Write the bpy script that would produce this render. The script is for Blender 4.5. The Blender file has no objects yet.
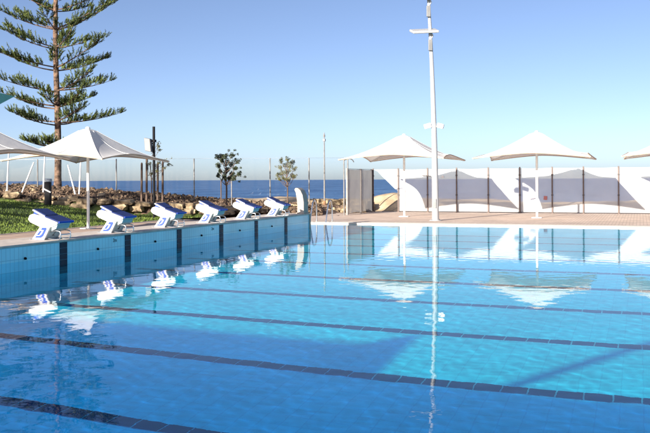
import bpy, bmesh, math, random
import numpy as np
from mathutils import Vector, Matrix, Quaternion

S = bpy.context.scene
COL = S.collection
R = math.radians

# ------------------------------------------------------------------ camera, sky, sun, exposure
PSI = 0.3583
CAMX, CAMH = 11.976, 1.858
cam = bpy.data.cameras.new('camera')
cam_o = bpy.data.objects.new('camera', cam)
COL.objects.link(cam_o)
cam.sensor_width = 36.0
cam.lens = 841.86 / 650 * 36
cam.shift_y = -(216.5 - 179.68) / 650
cam.clip_end = 60000
cam.clip_start = 0.05
cam_o.location = (CAMX, 0, CAMH)
cam_o.rotation_euler = (Matrix.Rotation(PSI, 4, 'Z') @ Matrix.Rotation(R(90), 4, 'X') @ Matrix.Rotation(-0.0051, 4, 'Z')).to_euler()
S.camera = cam_o

SUN_AZ, SUN_EL = R(15.5), R(17.0)          # light travels towards +Y, a little towards +X
world = bpy.data.worlds.new('World')
S.world = world
world.use_nodes = True
wn = world.node_tree
bg = wn.nodes['Background']
sky = wn.nodes.new('ShaderNodeTexSky')
sky.sky_type = 'NISHITA'
sky.sun_disc = False
sky.sun_elevation = SUN_EL
sky.sun_rotation = math.pi + SUN_AZ
sky.altitude = 0
sky.air_density = 0.5
sky.dust_density = 0.8
sky.ozone_density = 1.5
hs = wn.nodes.new('ShaderNodeHueSaturation'); hs.inputs['Saturation'].default_value = 0.98
wn.links.new(sky.outputs[0], hs.inputs['Color']); tn = wn.nodes.new('ShaderNodeMix'); tn.data_type = 'RGBA'; tn.blend_type = 'MULTIPLY'; tn.inputs['Factor'].default_value = 1.0; tn.inputs['B'].default_value = (1.0, 0.95, 0.97, 1)
wn.links.new(hs.outputs[0], tn.inputs['A']); wn.links.new(tn.outputs['Result'], bg.inputs[0])
bg.inputs[1].default_value = 0.09

sun = bpy.data.lights.new('sun', 'SUN')
sun.energy = 5.0
sun.angle = R(0.53)
sun.color = (1.0, 0.93, 0.82)
sun.cycles.is_caustics_light = True
sun_o = bpy.data.objects.new('sun', sun)
COL.objects.link(sun_o)
SUN_DIR = Vector((math.sin(SUN_AZ) * math.cos(SUN_EL), math.cos(SUN_AZ) * math.cos(SUN_EL), -math.sin(SUN_EL)))
sun_o.rotation_euler = SUN_DIR.to_track_quat('-Z', 'Y').to_euler()
sun_o.location = (0, -20, 30)

S.view_settings.view_transform = 'Standard'
S.view_settings.look = 'None'
S.view_settings.gamma = 1
S.view_settings.use_curve_mapping = False
S.view_settings.exposure = 1.05
S.render.engine = 'CYCLES'
S.cycles.use_denoising = True
S.cycles.max_bounces = 10
S.cycles.transparent_max_bounces = 16
S.cycles.caustics_refractive = True
S.cycles.caustics_reflective = False
S.cycles.blur_glossy = 0.5
S.cycles.sample_clamp_indirect = 6.0

# ------------------------------------------------------------------ helpers
def tag(o, label=None, cat=None, group=None, kind=None):
    if label: o['label'] = label
    if cat: o['category'] = cat
    if group: o['group'] = group
    if kind: o['kind'] = kind
    return o

def thing(name, label, cat, loc=(0, 0, 0), rz=0.0, group=None):
    o = bpy.data.objects.new(name, None)
    o.empty_display_size = 0.2
    COL.objects.link(o)
    o.location = loc
    o.rotation_euler = (0, 0, rz)
    return tag(o, label, cat, group)

def obj_from_mesh(name, me, parent=None, loc=None):
    o = bpy.data.objects.new(name, me)
    COL.objects.link(o)
    if parent is not None: o.parent = parent
    if loc is not None: o.location = loc
    return o

class MB:
    def __init__(s): s.v = []; s.f = []; s.sm = []
    def add(s, vs, fs, smooth=False):
        n = len(s.v)
        s.v += [tuple(p) for p in vs]
        for f in fs:
            s.f.append(tuple(i + n for i in f)); s.sm.append(smooth)
        return s
    def box(s, x0, x1, y0, y1, z0, z1):
        v = [(x0,y0,z0),(x1,y0,z0),(x1,y1,z0),(x0,y1,z0),(x0,y0,z1),(x1,y0,z1),(x1,y1,z1),(x0,y1,z1)]
        return s.add(v, [(0,3,2,1),(4,5,6,7),(0,1,5,4),(1,2,6,5),(2,3,7,6),(3,0,4,7)])
    def obox(s, c, ax, ay, az):   # centre and three half-axis vectors
        c, ax, ay, az = map(Vector, (c, ax, ay, az))
        v = [c + sx*ax + sy*ay + sz*az for sz in (-1,1) for sx, sy in ((-1,-1),(1,-1),(1,1),(-1,1))]
        return s.add(v, [(0,3,2,1),(4,5,6,7),(0,1,5,4),(1,2,6,5),(2,3,7,6),(3,0,4,7)])
    def tube(s, pts, r, n=10, caps=True, smooth=True):
        pts = [Vector(p) for p in pts]
        rs = r if isinstance(r, (list, tuple)) else [r] * len(pts)
        t0 = (pts[1] - pts[0]).normalized()
        a = t0.orthogonal().normalized()
        rings = []; pt = t0
        for i, p in enumerate(pts):
            t = (pts[min(i+1, len(pts)-1)] - pts[max(i-1, 0)]).normalized()
            a = pt.rotation_difference(t) @ a; pt = t
            b = t.cross(a)
            rings.append([p + rs[i]*(math.cos(2*math.pi*k/n)*a + math.sin(2*math.pi*k/n)*b) for k in range(n)])
        vs = [q for rg in rings for q in rg]
        fs = [(i*n+k, i*n+(k+1)%n, (i+1)*n+(k+1)%n, (i+1)*n+k) for i in range(len(pts)-1) for k in range(n)]
        s.add(vs, fs, smooth)
        if caps:
            s.add(rings[0], [tuple(range(n-1,-1,-1))]); s.add(rings[-1], [tuple(range(n))])
        return s
    def prism(s, prof, axis, a0, a1):   # profile extruded along an axis; 'y': (x,z), 'x': (y,z), 'z': (x,y)
        def P(p, a):
            return {'y': (p[0], a, p[1]), 'x': (a, p[0], p[1]), 'z': (p[0], p[1], a)}[axis]
        n = len(prof)
        vs = [P(p, a0) for p in prof] + [P(p, a1) for p in prof]
        return s.add(vs, [tuple(range(n)), tuple(range(2*n-1, n-1, -1))] + [(i, n+i, n+(i+1)%n, (i+1)%n) for i in range(n)])
    def mesh(s, name, mat, bevel=0.0, seg=2):
        me = bpy.data.meshes.new(name)
        me.from_pydata(s.v, [], s.f)
        me.polygons.foreach_set('use_smooth', s.sm)
        bm = bmesh.new(); bm.from_mesh(me)
        bmesh.ops.recalc_face_normals(bm, faces=bm.faces)
        if bevel:
            bmesh.ops.remove_doubles(bm, verts=bm.verts, dist=1e-5)
            bmesh.ops.bevel(bm, geom=[e for e in bm.edges if len(e.link_faces) == 2 and e.calc_face_angle(0) > 0.4],
                            offset=bevel, segments=seg, affect='EDGES', profile=0.5)
        bm.to_mesh(me); bm.free()
        me.materials.append(mat)
        return me
    def build(s, name, mat, parent=None, bevel=0.0, loc=None, seg=2):
        return obj_from_mesh(name, s.mesh(name, mat, bevel, seg), parent, loc)

def copy_tree(o, parent=None):
    c = o.copy(); COL.objects.link(c); c.parent = parent
    for ch in list(o.children): copy_tree(ch, c)
    return c

# ------------------------------------------------------------------ materials
def new_mat(name):
    m = bpy.data.materials.new(name); m.use_nodes = True
    return m, m.node_tree, m.node_tree.nodes['Principled BSDF']

def mat(name, col, rough=0.6, metal=0.0, var=0.0, scale=4.0, bump=0.0, bscale=None, col2=None, spec=None, detail=5.0, coords='Object'):
    m, nt, b = new_mat(name)
    b.inputs['Base Color'].default_value = (*col, 1)
    b.inputs['Roughness'].default_value = rough
    b.inputs['Metallic'].default_value = metal
    if spec is not None: b.inputs['Specular IOR Level'].default_value = spec
    if var or bump or col2:
        tc = nt.nodes.new('ShaderNodeTexCoord')
        nz = nt.nodes.new('ShaderNodeTexNoise'); nz.inputs['Scale'].default_value = scale; nz.inputs['Detail'].default_value = detail
        nt.links.new(tc.outputs[coords], nz.inputs['Vector'])
        rp = nt.nodes.new('ShaderNodeValToRGB')
        a = col; c2 = col2 or col
        rp.color_ramp.elements[0].position = 0.36; rp.color_ramp.elements[1].position = 0.64
        rp.color_ramp.elements[0].color = (*[max(0, x*(1-var)) for x in a], 1)
        rp.color_ramp.elements[1].color = (*[min(1, x*(1+var)) for x in c2], 1)
        nt.links.new(nz.outputs['Fac'], rp.inputs['Fac'])
        nt.links.new(rp.outputs['Color'], b.inputs['Base Color'])
        if bump:
            n2 = nt.nodes.new('ShaderNodeTexNoise'); n2.inputs['Scale'].default_value = bscale or scale*4; n2.inputs['Detail'].default_value = 6
            nt.links.new(tc.outputs[coords], n2.inputs['Vector'])
            bp = nt.nodes.new('ShaderNodeBump'); bp.inputs['Strength'].default_value = bump; bp.inputs['Distance'].default_value = 0.03
            nt.links.new(n2.outputs['Fac'], bp.inputs['Height']); nt.links.new(bp.outputs['Normal'], b.inputs['Normal'])
    return m

def brick_mat(name, c1, c2, mortar, bw, bh, msize, rough=0.5, swap=None, band=None, offset=0.0, bump=0.4):
    """tiles / pavers laid in world coordinates; swap picks which axes make the pattern plane"""
    m, nt, b = new_mat(name)
    tc = nt.nodes.new('ShaderNodeTexCoord')
    sep = nt.nodes.new('ShaderNodeSeparateXYZ'); com = nt.nodes.new('ShaderNodeCombineXYZ')
    nt.links.new(tc.outputs['Object'], sep.inputs[0])
    for k, ax in enumerate(swap or 'XY'):
        nt.links.new(sep.outputs[ax], com.inputs[k])
    br = nt.nodes.new('ShaderNodeTexBrick')
    br.offset = offset; br.squash = 1.0
    nt.links.new(com.outputs[0], br.inputs['Vector'])
    br.inputs['Color1'].default_value = (*c1, 1); br.inputs['Color2'].default_value = (*c2, 1); br.inputs['Mortar'].default_value = (*mortar, 1)
    br.inputs['Scale'].default_value = 1.0; br.inputs['Mortar Size'].default_value = msize; br.inputs['Mortar Smooth'].default_value = 0.1
    br.inputs['Brick Width'].default_value = bw; br.inputs['Row Height'].default_value = bh
    nz = nt.nodes.new('ShaderNodeTexNoise'); nz.inputs['Scale'].default_value = 0.7; nz.inputs['Detail'].default_value = 6
    nt.links.new(tc.outputs['Object'], nz.inputs['Vector'])
    mr = nt.nodes.new('ShaderNodeMapRange'); mr.inputs[1].default_value = 0.3; mr.inputs[2].default_value = 0.7; mr.inputs[3].default_value = 0.84; mr.inputs[4].default_value = 1.1
    nt.links.new(nz.outputs['Fac'], mr.inputs[0])
    mx = nt.nodes.new('ShaderNodeMix'); mx.data_type = 'RGBA'; mx.blend_type = 'MULTIPLY'; mx.inputs['Factor'].default_value = 1
    nt.links.new(br.outputs['Color'], mx.inputs['A']); nt.links.new(mr.outputs[0], mx.inputs['B'])
    out = mx.outputs['Result']
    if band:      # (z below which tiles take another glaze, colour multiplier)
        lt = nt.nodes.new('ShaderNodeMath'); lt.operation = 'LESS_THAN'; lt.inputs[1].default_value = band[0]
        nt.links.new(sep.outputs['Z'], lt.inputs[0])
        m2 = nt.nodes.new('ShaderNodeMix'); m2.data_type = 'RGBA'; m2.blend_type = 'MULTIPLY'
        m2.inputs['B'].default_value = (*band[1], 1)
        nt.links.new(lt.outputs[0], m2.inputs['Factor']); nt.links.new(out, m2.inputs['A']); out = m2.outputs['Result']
    nt.links.new(out, b.inputs['Base Color'])
    b.inputs['Roughness'].default_value = rough
    bp = nt.nodes.new('ShaderNodeBump'); bp.inputs['Strength'].default_value = bump; bp.inputs['Distance'].default_value = 0.006
    iv = nt.nodes.new('ShaderNodeMath'); iv.operation = 'SUBTRACT'; iv.inputs[0].default_value = 1
    nt.links.new(br.outputs['Fac'], iv.inputs[1]); nt.links.new(iv.outputs[0], bp.inputs['Height'])
    nt.links.new(bp.outputs['Normal'], b.inputs['Normal'])
    return m

def fabric_mat(name, col, transl=0.25, through=0.0, soil=0.06, tint=(1, 1, 1)):
    """woven cloth: part of the light is scattered through it; 'through' is the share of open holes"""
    m, nt, b = new_mat(name)
    nt.nodes.remove(b)
    out = nt.nodes['Material Output']
    tc = nt.nodes.new('ShaderNodeTexCoord')
    nz = nt.nodes.new('ShaderNodeTexNoise'); nz.inputs['Scale'].default_value = 1.3; nz.inputs['Detail'].default_value = 6
    nt.links.new(tc.outputs['Object'], nz.inputs['Vector'])
    rp = nt.nodes.new('ShaderNodeValToRGB')
    rp.color_ramp.elements[0].position = 0.35; rp.color_ramp.elements[1].position = 0.65
    rp.color_ramp.elements[0].color = (*[c*(1-soil) for c in col], 1); rp.color_ramp.elements[1].color = (*col, 1)
    nt.links.new(nz.outputs['Fac'], rp.inputs['Fac'])
    d = nt.nodes.new('ShaderNodeBsdfDiffuse'); t = nt.nodes.new('ShaderNodeBsdfTranslucent')
    nt.links.new(rp.outputs['Color'], d.inputs['Color']); nt.links.new(rp.outputs['Color'], t.inputs['Color'])
    mx = nt.nodes.new('ShaderNodeMixShader'); mx.inputs[0].default_value = transl
    nt.links.new(d.outputs[0], mx.inputs[1]); nt.links.new(t.outputs[0], mx.inputs[2])
    wr = nt.nodes.new('ShaderNodeTexNoise'); wr.inputs['Scale'].default_value = 2.2; wr.inputs['Detail'].default_value = 3
    nt.links.new(tc.outputs['Object'], wr.inputs['Vector'])
    bp = nt.nodes.new('ShaderNodeBump'); bp.inputs['Strength'].default_value = 0.25; bp.inputs['Distance'].default_value = 0.05
    nt.links.new(wr.outputs['Fac'], bp.inputs['Height'])
    nt.links.new(bp.outputs['Normal'], d.inputs['Normal'])
    last = mx.outputs[0]
    if through:
        tr = nt.nodes.new('ShaderNodeBsdfTransparent'); tr.inputs['Color'].default_value = (*tint, 1)
        m3 = nt.nodes.new('ShaderNodeMixShader'); m3.inputs[0].default_value = through
        nt.links.new(last, m3.inputs[1]); nt.links.new(tr.outputs[0], m3.inputs[2]); last = m3.outputs[0]
    nt.links.new(last, out.inputs['Surface'])
    return m

M = {}
M['canopy'] = fabric_mat('white_canopy', (0.86, 0.85, 0.83), 0.26)
M['hem'] = mat('tan_hem', (0.55, 0.42, 0.30), 0.8, var=0.1)
M['mesh_white'] = fabric_mat('white_mesh', (0.88, 0.88, 0.87), 0.18, 0.42)
M['mesh_grey'] = fabric_mat('grey_mesh', (0.52, 0.51, 0.49), 0.35, 0.10)  # grey holds the shade on the return panels' unlit side
M['teal_sail'] = fabric_mat('teal_sail', (0.03, 0.10, 0.125), 0.2, 0.0)
M['white_paint'] = mat('white_paint', (0.80, 0.79, 0.76), 0.35, var=0.04, scale=6)
M['pole_paint'] = mat('pole_paint', (0.40, 0.40, 0.405), 0.4, var=0.05, scale=3)
M['fibreglass'] = mat('block_fibreglass', (0.76, 0.76, 0.74), 0.32, var=0.07, scale=6)
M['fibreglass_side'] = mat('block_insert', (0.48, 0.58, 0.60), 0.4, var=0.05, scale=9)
M['blue_pad'] = mat('blue_grip_pad', (0.014, 0.032, 0.15), 0.65, var=0.12, scale=14, bump=0.5, bscale=160)
M['blue_print'] = mat('blue_print', (0.015, 0.06, 0.50), 0.4)
M['grey_print'] = mat('grey_print', (0.10, 0.11, 0.13), 0.5)
M['steel'] = mat('stainless_steel', (0.62, 0.64, 0.66), 0.22, metal=1.0)
M['dark_metal'] = mat('dark_metal', (0.075, 0.06, 0.055), 0.5, var=0.15, scale=5)
M['brown_post'] = mat('bronze_post', (0.13, 0.085, 0.07), 0.5, var=0.15, scale=5)
M['pale_post'] = mat('galvanised_post', (0.22, 0.21, 0.20), 0.5, var=0.25, scale=3)
M['timber'] = mat('stake_timber', (0.13, 0.085, 0.06), 0.8, var=0.25, scale=7, bump=0.3)
M['black'] = mat('black_plastic', (0.010, 0.010, 0.012), 0.6, spec=0.15)
M['box_grey'] = mat('box_grey', (0.20, 0.20, 0.20), 0.45, var=0.08)
M['lamp_glass'] = mat('lamp_glass', (0.30, 0.33, 0.35), 0.15, spec=0.8)
M['concrete'] = mat('pale_concrete', (0.42, 0.37, 0.32), 0.8, var=0.12, scale=3, bump=0.3)
M['coping'] = mat('coping_stone', (0.58, 0.50, 0.43), 0.75, var=0.12, scale=5, bump=0.2)
M['edge'] = mat('pool_edge', (0.66, 0.55, 0.45), 0.7, var=0.10, scale=4, bump=0.2)
M['grate'] = mat('overflow_grate', (0.50, 0.48, 0.44), 0.5, var=0.05)
M['paver'] = brick_mat('paver', (0.62, 0.48, 0.385), (0.68, 0.53, 0.43), (0.50, 0.38, 0.30), 0.6, 0.13, 0.012, 0.8, 'YX')
M['paver_dark'] = brick_mat('paver_dark', (0.48, 0.34, 0.26), (0.56, 0.41, 0.32), (0.33, 0.24, 0.19), 0.4, 0.4, 0.012, 0.85)
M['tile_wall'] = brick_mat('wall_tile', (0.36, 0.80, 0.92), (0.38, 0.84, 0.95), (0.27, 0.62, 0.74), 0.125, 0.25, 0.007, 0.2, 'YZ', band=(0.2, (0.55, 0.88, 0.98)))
M['tile_floor'] = brick_mat('floor_tile', (0.13, 0.83, 0.97), (0.14, 0.86, 0.98), (0.11, 0.75, 0.90), 0.25, 0.25, 0.008, 0.35)
M['tile_side'] = brick_mat('side_tile', (0.24, 0.74, 0.88), (0.26, 0.77, 0.90), (0.2, 0.66, 0.8), 0.25, 0.25, 0.008, 0.3, 'XZ')
M['lane_tile'] = mat('lane_tile', (0.010, 0.035, 0.11), 0.3, var=0.2, scale=2)
M['panel_tile'] = mat('panel_tile', (0.010, 0.030, 0.055), 0.45, var=0.2, scale=2, spec=0.15)
M['grout'] = mat('pale_grout', (0.30, 0.50, 0.60), 0.7)
M['panel_grout'] = mat('panel_grout', (0.08, 0.16, 0.22), 0.7)
M['soil'] = mat('mulch', (0.045, 0.028, 0.02), 0.95, var=0.5, scale=2.5, bump=1.0, bscale=9, col2=(0.16, 0.10, 0.065))
M['chip'] = mat('mulch_chip', (0.045, 0.026, 0.018), 0.95, var=0.5, scale=2.6, col2=(0.15, 0.10, 0.065))
M['stone'] = mat('limestone', (0.14, 0.092, 0.055), 0.95, var=0.45, scale=3.2, bump=1.0, bscale=9, col2=(0.36, 0.27, 0.165))
M['sand'] = mat('sand', (0.50, 0.36, 0.22), 0.95, var=0.18, scale=1.2, bump=0.6, bscale=6, col2=(0.62, 0.46, 0.29))
M['lawn'] = mat('lawn', (0.04, 0.068, 0.011), 0.9, var=0.35, scale=0.9, bump=0.8, bscale=30, col2=(0.07, 0.095, 0.016))
M['grass'] = mat('grass_blade', (0.042, 0.085, 0.012), 0.8, var=0.4, scale=0.8, col2=(0.13, 0.18, 0.027))
M['bark'] = mat('pine_bark', (0.06, 0.036, 0.024), 0.95, var=0.45, scale=5, bump=1.0, bscale=14, col2=(0.17, 0.105, 0.07))
M['pine'] = mat('pine_needles', (0.032, 0.058, 0.014), 0.7, var=0.35, scale=1.2, col2=(0.115, 0.145, 0.03))
M['leaf_dark'] = mat('dark_leaf', (0.020, 0.032, 0.014), 0.5, var=0.4, scale=4, col2=(0.055, 0.07, 0.03))
M['leaf_olive'] = mat('olive_leaf', (0.06, 0.07, 0.022), 0.55, var=0.4, scale=4, col2=(0.16, 0.15, 0.06))
M['wall_render'] = mat('building_render', (0.55, 0.53, 0.50), 0.8, var=0.06)
M['roof_cloth'] = fabric_mat('blue_shade_cloth', (0.10, 0.30, 0.60), 0.5, 0.55, tint=(0.03, 0.37, 1.0))  # blue added so sun passing the roof tints the shaded water
M['roof_cloth_dense'] = fabric_mat('dense_blue_cloth', (0.10, 0.30, 0.60), 0.5, 0.30, tint=(0.03, 0.37, 1.0))  # denser blue for the added strip that casts the diagonal shadow
M['roof'] = mat('roof_steel', (0.35, 0.36, 0.37), 0.5, var=0.06)

# thin clear glass for the fence
m, nt, b = new_mat('fence_glass'); nt.nodes.remove(b)
fr = nt.nodes.new('ShaderNodeFresnel'); fr.inputs[0].default_value = 1.16
gl = nt.nodes.new('ShaderNodeBsdfGlossy'); gl.inputs['Roughness'].default_value = 0.02
tr = nt.nodes.new('ShaderNodeBsdfTransparent'); tr.inputs['Color'].default_value = (0.985, 0.99, 0.995, 1)
mx = nt.nodes.new('ShaderNodeMixShader')
nt.links.new(fr.outputs[0], mx.inputs[0]); nt.links.new(tr.outputs[0], mx.inputs[1]); nt.links.new(gl.outputs[0], mx.inputs[2])
nt.links.new(mx.outputs[0], nt.nodes['Material Output'].inputs['Surface'])
M['glass'] = m

# pool water: refracting, reflecting; fine ripples as relief on top of the modelled ones
m, nt, b = new_mat('pool_water')
b.inputs['Base Color'].default_value = (0.12, 0.84, 1.0, 1)
b.inputs['Transmission Weight'].default_value = 1.0
b.inputs['IOR'].default_value = 1.2
b.inputs['Roughness'].default_value = 0.0
tc = nt.nodes.new('ShaderNodeTexCoord')
n1 = nt.nodes.new('ShaderNodeTexNoise'); n1.inputs['Scale'].default_value = 9.0; n1.inputs['Detail'].default_value = 2; n1.inputs['Distortion'].default_value = 0.5
nt.links.new(tc.outputs['Object'], n1.inputs['Vector'])
bp = nt.nodes.new('ShaderNodeBump'); bp.inputs['Strength'].default_value = 0.018; bp.inputs['Distance'].default_value = 0.02
nt.links.new(n1.outputs['Fac'], bp.inputs['Height']); nt.links.new(bp.outputs['Normal'], b.inputs['Normal'])
M['water'] = m

# sea
m, nt, b = new_mat('sea_water')
b.inputs['Roughness'].default_value = 0.35
b.inputs['Specular IOR Level'].default_value = 0.08
tc = nt.nodes.new('ShaderNodeTexCoord')
mp = nt.nodes.new('ShaderNodeMapping'); mp.inputs['Scale'].default_value = (0.05, 0.02, 1)
nt.links.new(tc.outputs['Object'], mp.inputs['Vector'])
n1 = nt.nodes.new('ShaderNodeTexNoise'); n1.inputs['Scale'].default_value = 1.0; n1.inputs['Detail'].default_value = 10; n1.inputs['Roughness'].default_value = 0.7
nt.links.new(mp.outputs[0], n1.inputs['Vector'])
rp = nt.nodes.new('ShaderNodeValToRGB')
rp.color_ramp.elements[0].position = 0.42; rp.color_ramp.elements[0].color = (0.025, 0.085, 0.22, 1)
rp.color_ramp.elements[1].position = 0.58; rp.color_ramp.elements[1].color = (0.085, 0.185, 0.36, 1)
nt.links.new(n1.outputs['Fac'], rp.inputs['Fac']); nt.links.new(rp.outputs['Color'], b.inputs['Base Color'])
n2 = nt.nodes.new('ShaderNodeTexNoise'); n2.inputs['Scale'].default_value = 0.5; n2.inputs['Detail'].default_value = 8
nt.links.new(tc.outputs['Object'], n2.inputs['Vector'])
bp = nt.nodes.new('ShaderNodeBump'); bp.inputs['Strength'].default_value = 1.0; bp.inputs['Distance'].default_value = 1.2
nt.links.new(n2.outputs['Fac'], bp.inputs['Height']); nt.links.new(bp.outputs['Normal'], b.inputs['Normal'])
M['sea'] = m

# ------------------------------------------------------------------ ground levels and lines
FAR_Y = 33.3           # far edge of the pool
NEAR_Y = -2.07          # near edge
WALL_END = 30.2        # end of the raised starting wall
LANE0 = 15.43          # lane line under the first block in view
DECK = 0.05
COPE = 0.56            # top of the raised starting wall
FLOOR = -2.15
FENCE_Y = 45.0
cs, sn = math.cos(PSI), math.sin(PSI)
def uz(x, y):          # lateral and forward distance seen from the camera's stand
    dx = x - CAMX
    return dx*cs + y*sn, -dx*sn + y*cs
def xy(u, z):
    return CAMX + u*cs - z*sn, u*sn + z*cs

def lerp_table(x, tab):
    return float(np.interp(x, [t[0] for t in tab], [t[1] for t in tab]))
CREST = [(-40, 2.0), (-24, 1.75), (-17, 1.55), (-12.7, 1.28), (-9.7, 1.03), (-4.8, 0.62), (-1.8, 0.40), (0.5, 0.30), (3, 0.2)]
FOOT = [(-40, 1.2), (-24, 1.1), (-16.2, 0.92), (-12.7, 0.70), (-9.7, 0.48), (-5, 0.22), (-1, 0.10), (3, 0.05)]
def smooth(t):
    t = max(0.0, min(1.0, t)); return t*t*(3-2*t)
def wall_z(u):         # forward distance of the stone wall's face
    return 42.0 + 0.25*math.sin(u*0.7) + 0.15*math.sin(u*1.9+1)
def ground_h(x, y):
    u, z = uz(x, y)
    foot, crest = lerp_table(u, FOOT), lerp_table(u, CREST)
    zw = wall_z(u)
    if z < zw:
        t = smooth((-8.3 - x) / 8.5)
        return DECK - 0.01 + (foot - DECK) * t
    k = smooth((z - zw) / 4.5)
    h = foot + 0.12 + (crest - foot - 0.12) * k
    e = smooth((-2.5 - x) / 2.5)          # the bank runs out flat at the far deck
    h = DECK - 0.06 + (h - DECK + 0.06) * e
    if z > 50: h -= (z - 50) * 0.12
    if z > 75: h -= (z - 75) * 0.1
    return max(h, -4.2)

# ------------------------------------------------------------------ sea, decks, pool shell
mb = MB(); mb.add([(-30000, 55, -3.2), (30000, 55, -3.2), (30000, 45000, -3.2), (-30000, 45000, -3.2)], [(0,1,2,3)])
tag(mb.build('sea', M['sea']), kind='structure')

mb = MB()              # one sheet for the far-reaching ground below everything
mb.add([(-400, -400, -4.3), (400, -400, -4.3), (400, 400, -4.3), (-400, 400, -4.3)], [(0,1,2,3)])
tag(mb.build('seabed', M['sand']), kind='structure')

def slab(name, x0, x1, y0, y1, z0, z1, m, parent=None, bevel=0):
    o = MB().box(x0, x1, y0, y1, z0, z1).build(name, m, parent, bevel)
    if parent is None: tag(o, kind='structure')
    return o
slab('pool_deck_far', -6.0, 60, FAR_Y + 0.9, FENCE_Y + 0.6, -3.0, DECK, M['paver'])
slab('pool_edge_far', -2.5, 60, FAR_Y - 0.012, FAR_Y + 0.897, -0.12, DECK + 0.004, M['edge'])
slab('pool_deck_side', -8.3, -1.303, -60, 30.2, -3.0, DECK - 0.004, M['paver_dark'])
slab('pool_deck_corner', -8.3, -2.503, 30.203, FAR_Y + 0.897, -3.0, DECK - 0.002, M['paver_dark'])
slab('pool_deck_near', -1.30, 60, -60, NEAR_Y - 0.02, -3.0, DECK + 0.002, M['paver'])

pf = slab('pool_floor', -2.6, 40.3, NEAR_Y - 0.2, FAR_Y + 0.2, FLOOR - 0.4, FLOOR, M['tile_floor'])
far_wall = slab('pool_wall_far', -2.5, 40, FAR_Y, FAR_Y + 0.277, FLOOR, -0.122, M['tile_side'])
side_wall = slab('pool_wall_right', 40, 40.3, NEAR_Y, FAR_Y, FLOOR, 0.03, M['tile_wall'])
near_wall = slab('pool_wall_near', 0, 40, NEAR_Y - 0.018, NEAR_Y + 0.2, FLOOR, 0.03, M['tile_side'])
# overflow grate along the far edge
MB().box(-2.4, 40, FAR_Y + 0.35, FAR_Y + 0.55, DECK, DECK + 0.009).build('overflow_grate', M['grate'], far_wall)

# movable bulkhead across the pool that the photographer stands on
bh = thing('pool_bulkhead', 'movable pale bulkhead walkway across the pool under the photographer', 'bulkhead', (0, 0, 0))
MB().box(0.05, 39.9, -0.9, 0.55, -0.45, 0.06).build('hull', M['grate'], bh, 0.01)
MB().box(0.04, 39.92, -0.92, 0.57, 0.061, 0.12).build('walkway', M['grate'], bh, 0.01)

# raised starting wall with its tiled face, coping, dark lane panels, anchors
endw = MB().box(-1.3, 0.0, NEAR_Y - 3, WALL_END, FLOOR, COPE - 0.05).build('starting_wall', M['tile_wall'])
tag(endw, kind='structure')
MB().box(-1.32, 0.035, NEAR_Y - 3, WALL_END + 0.02, COPE - 0.049, COPE).build('coping', M['coping'], endw, bevel=0.012)
end_cap = MB().box(-1.297, 0.030, WALL_END + 0.001, WALL_END + 0.12, -0.6, COPE - 0.002).build('end_cap', M['concrete'], endw)
tile_me = MB().box(0.0, 0.012, -0.118, 0.118, 0.004, 0.116).mesh('panel_tile', M['panel_tile'], 0.003, 1)
for k in range(-1, 7):
    y = LANE0 + 2.5*k
    if y > WALL_END: break
    MB().box(0.0, 0.004, y - 0.135, y + 0.135, -1.2, COPE - 0.052).build('panel_grout', M['panel_grout'], endw)
    for j in range(-2, 4):
        for sgn in (-1,):
            o = obj_from_mesh('panel_tile', tile_me, endw, (0.003, y, j*0.128 - 0.005)); 
    a = MB().tube([(0.0, y - 1.25, 0.255), (0.03, y - 1.25, 0.255)], 0.028, 10)
    a.tube([(0.03, y - 1.25, 0.255), (0.045, y - 1.25, 0.24)], 0.014, 8)
    a.build('lane_anchor', M['black'], endw)
def flat_text(name, txt, size, mat_, parent, loc, rot, depth=0.002):
    cu = bpy.data.curves.new(name, 'FONT'); cu.body = txt; cu.size = size; cu.extrude = depth
    cu.align_x = 'CENTER'; cu.align_y = 'CENTER'
    t = bpy.data.objects.new(name, cu); COL.objects.link(t)
    dg = bpy.context.evaluated_depsgraph_get()
    me = bpy.data.meshes.new_from_object(t.evaluated_get(dg))
    bpy.data.objects.remove(t)
    me.materials.clear(); me.materials.append(mat_)
    o = obj_from_mesh(name, me, parent, loc); o.rotation_euler = rot
    return o
for y in (LANE0 + 2.5*0.78, LANE0 + 2.5*2.78):
    flat_text('depth_mark', '2m', 0.13, M['grey_print'], endw, (0.004, y, 0.41), (R(90), 0, R(90)))

# lane lines on the pool floor: the nearest rows tile by tile, the far ones as one mass
lt_me = MB().box(-0.152, 0.152, -0.125, 0.125, 0.004, 0.016).mesh('lane_tile', M['lane_tile'], 0.004, 1)
receivers = [pf, far_wall, side_wall, near_wall, endw]
def lane_bed(y):
    receivers.append(MB().box(0.25, 39.8, y - 0.132, y + 0.132, FLOOR + 0.002, FLOOR + 0.008).build('lane_bed', M['grout'], pf))
rest = MB(); n_tiles = 0
rng = random.Random(4)
for k in range(-4, 7):
    y = LANE0 + 2.5*k
    lane_bed(y)
    x = 0.45
    while x < 39.6:
        near = (k in (-3, -2, -1, 0) and x < 15.5)
        if near:
            receivers.append(obj_from_mesh('lane_tile', lt_me, pf, (x, y + rng.uniform(-.002, .002), FLOOR + 0.004)))
        else:
            rest.box(x-0.152, x+0.152, y-0.125, y+0.125, FLOOR+0.008, FLOOR+0.02)
        x += 0.325
o = rest.build('lane_tile_rows', M['lane_tile'], pf); tag(o, kind='stuff'); receivers.append(o)

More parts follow.
